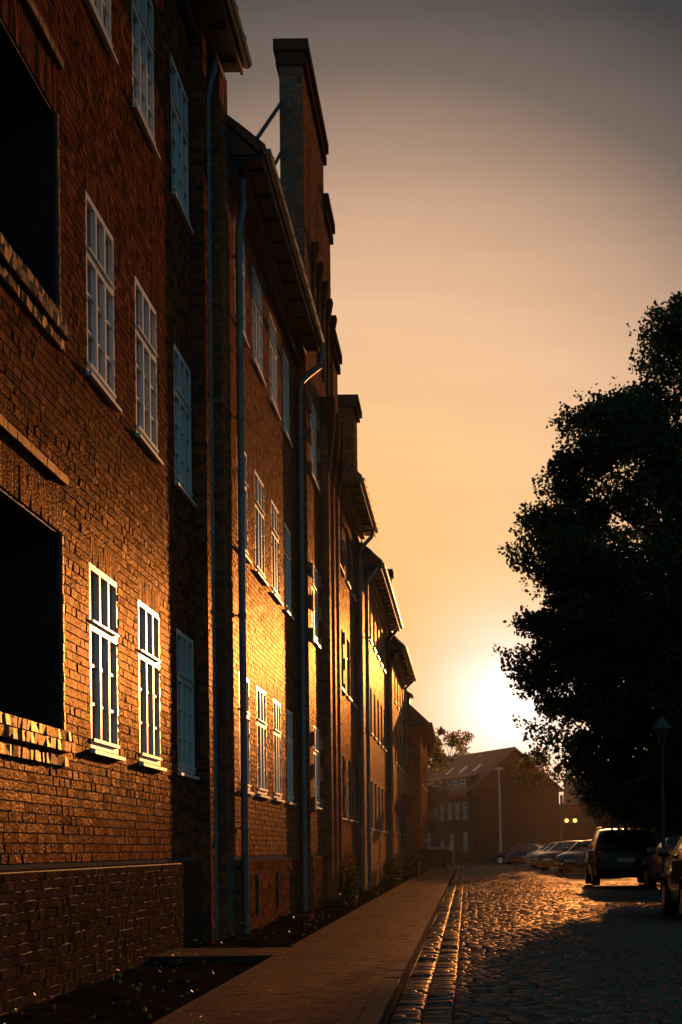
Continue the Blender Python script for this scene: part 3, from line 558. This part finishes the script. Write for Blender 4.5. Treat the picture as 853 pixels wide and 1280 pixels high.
# lantern with a pitched hood over the cars
def lantern(x, y, h, label):
    t = thing('street_lamp', label, 'street lamp', (x,y,0)); m = MB(); m.tube([(x,y,0),(x,y,1),(x,y,h-.4)], [.07,.05,.04], 10); m.build('pole','dark_steel',t)
    m = MB(); m.tube([(x,y,h-.4),(x,y,h-.05)], [.10,.17], 8); m.build('lamp_glass','glass',t); m = MB(); m.tube([(x,y,h-.05),(x,y,h+.02),(x,y,h+.26)], [.27,.24,.02], 8); m.build('lamp_hood','dark_steel',t)
lantern(4.9, 41.5, 4.15, 'dark lantern post with pitched hood rising beside the black estate car')
t = thing('traffic_signal', 'signal post under the big tree with two glowing amber lamps', 'traffic signal', (6.3,110,0)); m = MB(); m.tube([(6.3,110,0),(6.3,110,4.6)],.09,10); m.build('pole','dark_steel',t)
for dx in (0,.55):
    m = MB(); m.box(6.42+dx-.02,6.42+dx+.42,109.8,110.1,2.7,3.15); o = m.build('signal_housing','black_plastic',t); m = MB(); m.disc((6.62+dx,109.79,2.92),(0,1,0),.13,.03,20); m.build('signal_lens','lamp_glow',o)
# ------------------------------------------------------------------ cars
def superloft(S, n_side=0): pass
def make_car(kind, paint, label, group=None):
    """car along +y = forward; built around its own origin"""
    t = thing('parked_car', label, 'car', (0,0,0), group, world=False)
    if kind == 'hatch': Lh, W, prof = 4.2, .87, [(-2.1,.45,.50,.62,.80),(-2.05,.28,.82,.84,.93),(-1.95,.24,.92,.98,.97),(-1.75,.22,.95,1.30,1),(-1.3,.2,.97,1.44,1),(-.4,.2,.96,1.47,1),(.25,.2,.94,1.42,1),(.95,.2,.92,1.0,1),(1.3,.2,.88,.92,.99),(1.8,.22,.78,.80,.95),(2.02,.26,.62,.66,.88),(2.1,.36,.48,.52,.8)]
    elif kind == 'sedan': Lh, W, prof = 4.5, .88, [(-2.25,.42,.55,.66,.8),(-2.2,.28,.86,.90,.92),(-1.9,.24,.93,.97,.97),(-1.5,.22,.95,1.02,1),(-.95,.2,.96,1.38,1),(-.3,.2,.95,1.43,1),(.3,.2,.94,1.38,1),(1.0,.2,.90,.96,1),(1.4,.2,.84,.88,.99),(1.95,.22,.74,.76,.95),(2.18,.26,.6,.64,.88),(2.25,.36,.46,.5,.8)]
    else: Lh, W, prof = 4.6, .93, [(-2.3,.5,.7,.9,.9),(-2.26,.3,1.0,1.1,.96),(-2.18,.26,1.06,1.35,.98),(-2.0,.24,1.08,1.62,1),(-1.4,.24,1.08,1.68,1),(-.2,.24,1.06,1.70,1),(.45,.24,1.04,1.64,1),(1.1,.24,1.02,1.12,1),(1.5,.24,.98,1.04,.99),(2.0,.26,.88,.9,.95),(2.24,.3,.66,.72,.88),(2.3,.4,.52,.56,.8)]
    rows = []
    for (y,zb,zm,zt,wf) in prof:
        w_ = W*wf; cab = zt-zm > .12; wt = w_*(.78 if cab else .90); zw = zb+(zm-zb)*.45
        rows.append([(w_*.86,y,zb),(w_*.97,y,zb+.07),(w_,y,zw),(w_*.985,y,zm),(wt,y,zt-.05 if cab else zt-.015),(wt*.86,y,zt-.008),(wt*.45,y,zt+.012),(0,y,zt+.02)])
    full = [r+[(-a,b,c) for a,b,c in reversed(r[:-1])] for r in rows]; k = len(full[0])
    # straight body surface
    m = MB(); V = [p for r in full for p in r]
    F = [(i*k+j, i*k+(j+1)%k, (i+1)*k+(j+1)%k, (i+1)*k+j) for i in range(len(full)-1) for j in range(k)]
    m.add(V, F, 0, True); m.add(full[0], [tuple(range(k))], 0); m.add(full[-1], [tuple(range(k-1,-1,-1))], 0)
    body = m.build('body', paint, t)
    def patch(q, shrink=.07, off=.008):
        q = [Vector(p) for p in q]; c = sum(q, Vector())/4; nn = (q[1]-q[0]).cross(q[3]-q[0]).normalized()
        if nn.dot(c-Vector((0,c.y*.7,.7))) < 0: nn = -nn
        q = [p+(c-p)*shrink for p in q]; return [tuple(p+nn*off) for p in q]+[tuple(p-nn*.01) for p in q]
    BF = [(0,1,2,3),(0,4,5,1),(1,5,6,2),(2,6,7,3),(3,7,4,0)]
    cabi = [i for i,(y,zb,zm,zt,wf) in enumerate(prof) if zt-zm > .3]
    a, b = cabi[0], cabi[-1]
    for sgn, idx in ((1,(3,4)),(-1,(k-3,k-4))):
        m = MB()
        for i in range(a, b): m.add(patch([full[i][idx[0]],full[i+1][idx[0]],full[i+1][idx[1]],full[i][idx[1]]],.08), BF)
        m.build('side_window', 'glass', t)
    m = MB(); m.add(patch([full[b][5],full[b][k-5],full[b+1][k-5],full[b+1][5]],.05,.022), BF); m.build('windscreen','glass',t)
    m = MB(); m.add(patch([full[a][5],full[a][k-5],full[a-1][k-5],full[a-1][5]],.08,.022), BF); m.build('rear_window','glass',t)
    R = .34 if kind == 'suv' else .31
    for sx in (-1,1):
        for wy in (-Lh*.29, Lh*.30):
            m = MB(); m.disc((sx*(W-.10),wy,R),(1,0,0),R,.22,28); wl = m.build('wheel','rubber',t); m = MB(); m.disc((sx*(W+.012),wy,R),(1,0,0),R*.62,.02,20)
            m.build('rim','alloy',wl)
            m = MB(); m.tube([(sx*(W-.002),wy+(R+.05)*math.cos(q),R+(R+.05)*math.sin(q)) for q in np.linspace(0,math.pi,13)],.035,6); m.build('wheel_arch','black_plastic',t)
        zl = .72 if kind != 'suv' else .86
        m = MB(); m.hexa([(sx*.5,Lh/2-.12,zl-.16),(sx*.80,Lh/2-.30,zl-.14),(sx*.78,Lh/2-.4,zl-.14),(sx*.5,Lh/2-.3,zl-.16)],[(sx*.5,Lh/2-.17,zl-.02),(sx*.83,Lh/2-.36,zl+.01),(sx*.8,Lh/2-.45,zl+.01),(sx*.5,Lh/2-.35,zl-.02)]); m.build('headlight','lens_clear',t)
        zr = .85 if kind != 'suv' else 1.02
        m = MB(); m.box(min(sx*.66,sx*.84), max(sx*.66,sx*.84), -Lh/2-.005, -Lh/2+.22, zr-.16, zr+.06); m.build('taillight','lens_red',t)
        m = MB(); m.tube([(sx*(W-.04),.62,zl+.3),(sx*(W+.06),.6,zl+.32)],.02,6); m.tube([(sx*(W+.02),.58,zl+.35),(sx*(W+.19),.56,zl+.35)],[.085,.07],8); m.build('mirror',paint,t)
    for yy, nm in ((Lh/2,'front_bumper'),(-Lh/2,'rear_bumper')):
        s = 1 if yy > 0 else -1; m = MB(); m.tube([(-W*.86,yy-s*.18,.42),(-W*.7,yy-s*.02,.42),(0,yy+s*.03,.42),(W*.7,yy-s*.02,.42),(W*.86,yy-s*.18,.42)],.075,8); m.build(nm,'black_plastic' if kind=='suv' else paint,t)
        m = MB(); zz = .52 if s > 0 else .72; yb = yy+s*.03; m.box(-.26,.26,min(yb,yb+s*.02),max(yb,yb+s*.02),zz,zz+.11); m.build('number_plate','plate',t)
    if kind == 'suv':
        for sx in (-.66,.66):
            m = MB(); m.tube([(sx,-1.9,1.68),(sx,-1.7,1.745),(sx,.1,1.755),(sx,.35,1.69)],.018,8); m.build('roof_rail','alloy',t)
        m = MB(); m.tube([(-.25,-2.2,1.16),(.1,-2.3,1.30)],.009,6); m.tube([(-.25,-2.2,1.16),(-.25,-2.26,1.18)],.02,6); m.build('wiper','rubber',t)
    return t
G = 'cars parked along the right side'
def put(c, x, y, deg): c.location = (x,y,.02); c.rotation_euler = (0,0,math.radians(deg))
put(make_car('suv','car_black','black estate car with roof rails seen from behind on the cobbles',G), 4.72, 51.6, 0)
put(make_car('hatch','car_red','dark red car cut off by the right edge, nearest to the viewer',G), 4.25, 27.3, 0)
put(make_car('sedan','car_silver','pale car partly hidden behind the black estate, topmost at the right edge',G), 8.4, 60.5, 35)
put(make_car('hatch','car_blue','blue grey car in the shade just right of the lantern post',G), 6.25, 46.6, 12)
put(make_car('hatch','car_black','black car directly beyond the black estate, its roof lit along the edge',G), 5.6, 74, 148)
put(make_car('hatch','car_black','dark car third from the far end of the parked row',G), 5.2, 83, 145)
put(make_car('sedan','car_black','low black car in the middle of the far parked row',G), 5.3, 91, 142)
put(make_car('hatch','car_grey','grey car at the far end of the parked row with glinting bonnet',G), 5.4, 99, 138)
put(make_car('sedan','car_black','dark saloon seen from the side on the crossing road beneath the far house'), 3.9, 118.0-4.5, 68)
# ------------------------------------------------------------------ background building
rG = thing('brick_house_far', 'far brick house across the junction, steep roof with three skylights above small windows', 'house', (.5,132,0))
U = np.array((-.355,.935,0)); U /= np.linalg.norm(U); V = np.array((.935,.355,0)); V /= np.linalg.norm(V); O = np.array((.55,131,0.))
frG = Fr(O, U, -V); frH = Fr(O, V, -U)
WG = [(1.2+1.75*k, 2.1+1.75*k) for k in range(8)]; ZG = [(3.5,4.75)]; WG0 = [(1.2,2.1),(6.5,7.4),(10,10.9)]
holes = [(a,b,3.55,4.8) for a,b in WG]+[(a,b,1.0,2.4) for a,b in WG0]+[(4.4,5.6,0,2.3)]
m = MB(); wall_sheet(m, frG, 0, 17, -.05, 5.3, holes, mi=0); fbox(m, frG, .1, 17, -.05, 5.3, -7.4, -.13)
fbox(m, frG, 0, .12, -.05, 5.3, -7.4, -.005)
P0 = [frH.p(u,w_,n) for n in (0,-.3) for u,w_ in ((0,5.3),(7.4,5.3),(7.4,5.9),(3.5,8.9),(0,5.9))]
m.add(P0, [(0,1,2,3,4),(9,8,7,6,5),(0,4,9,5),(4,3,8,9),(3,2,7,8)]); fbox(m, frH, 7.4, 16, -.05, 4.6, -12, .0)
fbox(m, frG, .02, 17, 4.98, 5.14, .0, .10); m.build('wall', 'far_brick', rG)
for a,b in WG: window(rG, frG, a, b, 3.55, 4.8, lights=2, detail=False)
for a,b in WG0: window(rG, frG, a, b, 1.0, 2.4, lights=2, detail=False)
m = MB(); fbox(m, frG, 4.42, 5.58, 0, 2.28, -.1, -.05); m.build('door', 'steel', rG)
m = MB()     # steep roof with ridge along the long side
r = lambda u, v, z: tuple(O+U*u+V*v+np.array((0,0,z)))
m.add([r(-.35,-.35,5.75),r(17,-.35,5.75),r(17,3.5,9.15),r(-.35,3.5,9.15),r(-.35,7.7,5.75),r(17,7.7,5.75),
       r(-.35,-.35,5.6),r(17,-.35,5.6),r(17,3.5,9.0),r(-.35,3.5,9.0),r(-.35,7.7,5.6),r(17,7.7,5.6)], [(0,1,2,3),(3,2,5,4),(7,6,9,8),(8,9,10,11),(0,3,9,6),(3,4,10,9),(1,7,8,2),(2,8,11,5),(0,6,7,1),(4,5,11,10)])
m.build('roof', 'roof_far', rG)
for k, u in enumerate((3.2,6.4,9.6)):
    q = MB(); b0, b1 = 1.5, 2.1; z0 = 5.75+(b0+.35)*.883; z1 = 5.75+(b1+.35)*.883
    q.add([r(u,b0,z0+.06),r(u+.7,b0,z0+.06),r(u+.7,b1,z1+.06),r(u,b1,z1+.06),r(u,b0,z0-.02),r(u+.7,b0,z0-.02),r(u+.7,b1,z1-.02),r(u,b1,z1-.02)],[(0,1,2,3),(0,4,5,1),(1,5,6,2),(2,6,7,3),(3,7,4,0)]); q.build('skylight','white_paint',rG)  # white colour stands for the sky reflected in the panes
# long dormer with white windows above the eave
m = MB(); fbox(m, frG, 1.2, 14, 5.3, 6.75, -.35, .0); m.add([frG.p(1.0,6.75,.1),frG.p(14.2,6.75,.1),frG.p(14.2,7.15,-1.6),frG.p(1.0,7.15,-1.6),frG.p(1.0,6.85,.1),frG.p(14.2,6.85,.1),frG.p(14.2,7.25,-1.6),frG.p(1.0,7.25,-1.6)],[(0,1,2,3),(4,5,6,7),(0,1,5,4),(1,2,6,5),(0,3,7,4)]); m.build('dormer','roof_far',rG)
for k in range(7): window(rG, Fr(O-V*.09, U, -V), 1.5+k*1.75, 2.5+k*1.75, 5.65, 6.65, lights=2, detail=False)
# low sunlit house seen under the tree
rH = thing('plastered_house_far', 'small pale house glimpsed under the big tree beyond the junction', 'house', (13,145,0)); m = MB(); m.box(9.2,20,145,152,-.05,4.4); m.build('wall','stone',rH)
m = MB(); m.add([(8.8,144.6,4.4),(20.4,144.6,4.4),(20.4,148.5,7.4),(8.8,148.5,7.4),(8.8,152.4,4.4),(20.4,152.4,4.4)],[(0,1,2,3),(3,2,5,4),(0,3,4),(1,5,2),(0,4,5,1)]); m.build('roof','roof_far',rH)
frX = Fr((0,144.98,0),(1,0,0),(0,-1,0))
for a in (10,12.2,14.4): window(rH, frX, a, a+1, 1.2, 2.6, lights=2, detail=False, face=.02)
# low garden wall before the far house
m = MB(); m.box(-14,-1.0,122.2,122.45,-.05,.9); m.box(-14.03,-.97,122.15,122.5,.9,.98); tag(m.build('garden_wall','brick_dark'),'low dark garden wall across the junction in front of the far house','wall')
# ------------------------------------------------------------------ trees
def tree(label, x, y, prof, nclump, nleaf, leaf=.13, group=None, m='leaf', squash=1.0, trunk_r=.28, clump=.62, seed=1, lean=0):
    """prof: list of (z, radius). Limbs run from the trunk to leaf clumps spread through the crown."""
    R = np.random.default_rng(seed); t = thing('deciduous_tree', label, 'tree', (x,y,0), group)
    zs = np.array([p[0] for p in prof]); rs = np.array([p[1] for p in prof]); rad = lambda z: np.interp(z, zs, rs)
    cs = []
    while len(cs) < nclump:
        z = R.uniform(zs[0], zs[-1]); a = R.uniform(0, 2*math.pi); rm = max(rad(z)-clump*.6, .1)
        if R.uniform() > (rm/rs.max())**1.2: continue
        q = rm*(R.uniform(.12,1)**.33)*(1+.08*math.sin(3*a+z)+R.normal(0,.05)); cs.append((x+q*math.cos(a), y+q*math.sin(a)*squash, z))
    cs = np.array(cs); top = zs[-1]
    tr = MB(); hgt = top*.80; path = [(x+lean*z_+.12*math.sin(z_*.6), y+.1*math.cos(z_*.5), z_) for z_ in np.linspace(0, hgt, 9)]
    tr.tube(path, [trunk_r*(1.35 if i == 0 else 1)*(1-.85*i/8) for i in range(9)], 12)
    order = R.permutation(len(cs))[:min(len(cs), 110)]
    for i in order:
        c = cs[i]; zb = min(max(c[2]-.55*np.hypot(c[0]-x,c[1]-y)-.5, top*.14), hgt*.97); px = np.interp(zb, [p[2] for p in path], [p[0] for p in path]); py = np.interp(zb, [p[2] for p in path], [p[1] for p in path])
        mx, my, mz = (px+c[0])/2+R.normal(0,.15), (py+c[1])/2+R.normal(0,.15), zb+(c[2]-zb)*.4
        tr.tube([(px,py,zb),(mx,my,mz),tuple(c)], [trunk_r*.28,trunk_r*.16,.015], 6)
    tr.build('trunk', 'bark', t)
    per = nleaf//nclump; Ps = []
    for c in cs:
        s = clump*R.uniform(.55,1.15); nn = int(per*R.uniform(.6,1.4)); d = R.normal(0,1,(nn,3)); d /= np.linalg.norm(d,axis=1)[:,None]
        q = d*(R.uniform(0,1,nn)**.45*s)[:,None]; q[:,2] *= .8; Ps.append(q+c)
        for k in range(3):      # sprays that break the outline
            dr = R.normal(0,1,3); dr[2] = abs(dr[2])*.35; dr /= np.linalg.norm(dr); n2 = max(4,nn//16); tt = R.uniform(.6,1.35,n2)[:,None]*s; Ps.append(c+dr*tt+R.normal(0,.10,(n2,3)))
    P = np.concatenate(Ps); Q, F = leaf_cloud(P, leaf); mb = MB(); mb.add(Q, [tuple(q) for q in F.tolist()]); mb.build('crown', m, t)
    return t
big = [(1.8,2.6),(2.4,3.9),(3.3,4.6),(4.9,5.0),(5.8,5.3),(7.2,5.8),(8.4,6.1),(9.5,5.9),(10.4,5.3),(12.2,4.7),(13.6,4.1),(14.7,2.8),(15.7,2.0),(16.9,1.0)]
tree('huge dark tree filling the right side, its leafy edge cut out against the glowing sky', 7.0, 48, big, 620, 270000, .125, 'trees along the right side', seed=3, squash=.85, clump=.78)
tree('dark tree standing directly behind the huge tree over the parked cars', 9.8, 62, [(z*1.0, r_*1.0) for z, r_ in big], 200, 42000, .19, 'trees along the right side', seed=5, trunk_r=.25, clump=.9)
tree('dark tree furthest back in the row above the far parked cars', 12.0, 78, [(z*.9+.1, r_*1.0) for z, r_ in big], 190, 36000, .22, 'trees along the right side', seed=9, trunk_r=.22, clump=.85)
tree('round topped tree glowing orange left of the far house roof', -1.3, 156, [(5.4,2.6),(7.4,4.0),(9.3,4.2),(10.8,3.4),(12.1,1.6)], 60, 9000, .22, 'small trees at the junction', 'leaf_far', seed=11, trunk_r=.16, clump=.75)
tree('smaller tree half hidden behind the lowest house of the row', -3.2, 108, [(2.5,1.4),(5,2.3),(7,2.1),(8.6,.9)], 40, 5500, .2, 'small trees at the junction', 'leaf_far', seed=12, trunk_r=.13, clump=.65)
tree('low leafy tree in front of the gable of the far house', 5.2, 124, [(5.0,.8),(6,1.9),(7.2,2.0),(8.3,.9)], 30, 3000, .2, 'small trees at the junction', 'leaf_far', seed=13, trunk_r=.13, clump=.6)
# hedge behind the parked cars
mb = MB(); n = 42000; P = np.stack([rng.uniform(10.2,11.6,n), rng.uniform(38,106,n), rng.uniform(0,1,n)**.8*3.8],1); P[:,2] += .25*np.sin(P[:,1]*1.3); P[:,2] = np.maximum(P[:,2],.02); Q, F = leaf_cloud(P,.24); mb.add(Q,[tuple(q) for q in F.tolist()])
tag(mb.build('hedge','leaf'),'long dark hedge behind the parked cars on the right','hedge')
# ------------------------------------------------------------------ haze
hz = MB(); hz.box(-90,90,-10,170,-1.1,19); ho = hz.build('haze', 'glass'); ho['kind'] = 'stuff'; ho['label'] = 'warm evening haze lying in the street'; ho['category'] = 'haze'
hm = bpy.data.materials.new('haze_air'); hm.use_nodes = True; t = hm.node_tree; t.nodes.clear(); oo = N(t,'ShaderNodeOutputMaterial'); pv_ = N(t,'ShaderNodeVolumePrincipled')
pv_.inputs['Color'].default_value = (1,.86,.7,1); pv_.inputs['Density'].default_value = .00005; pv_.inputs['Anisotropy'].default_value = .8; t.links.new(pv_.outputs[0], oo.inputs['Volume'])
ho.data.materials.clear(); ho.data.materials.append(hm)
for o in bpy.data.objects:
    if 'world_built' in o: del o['world_built']
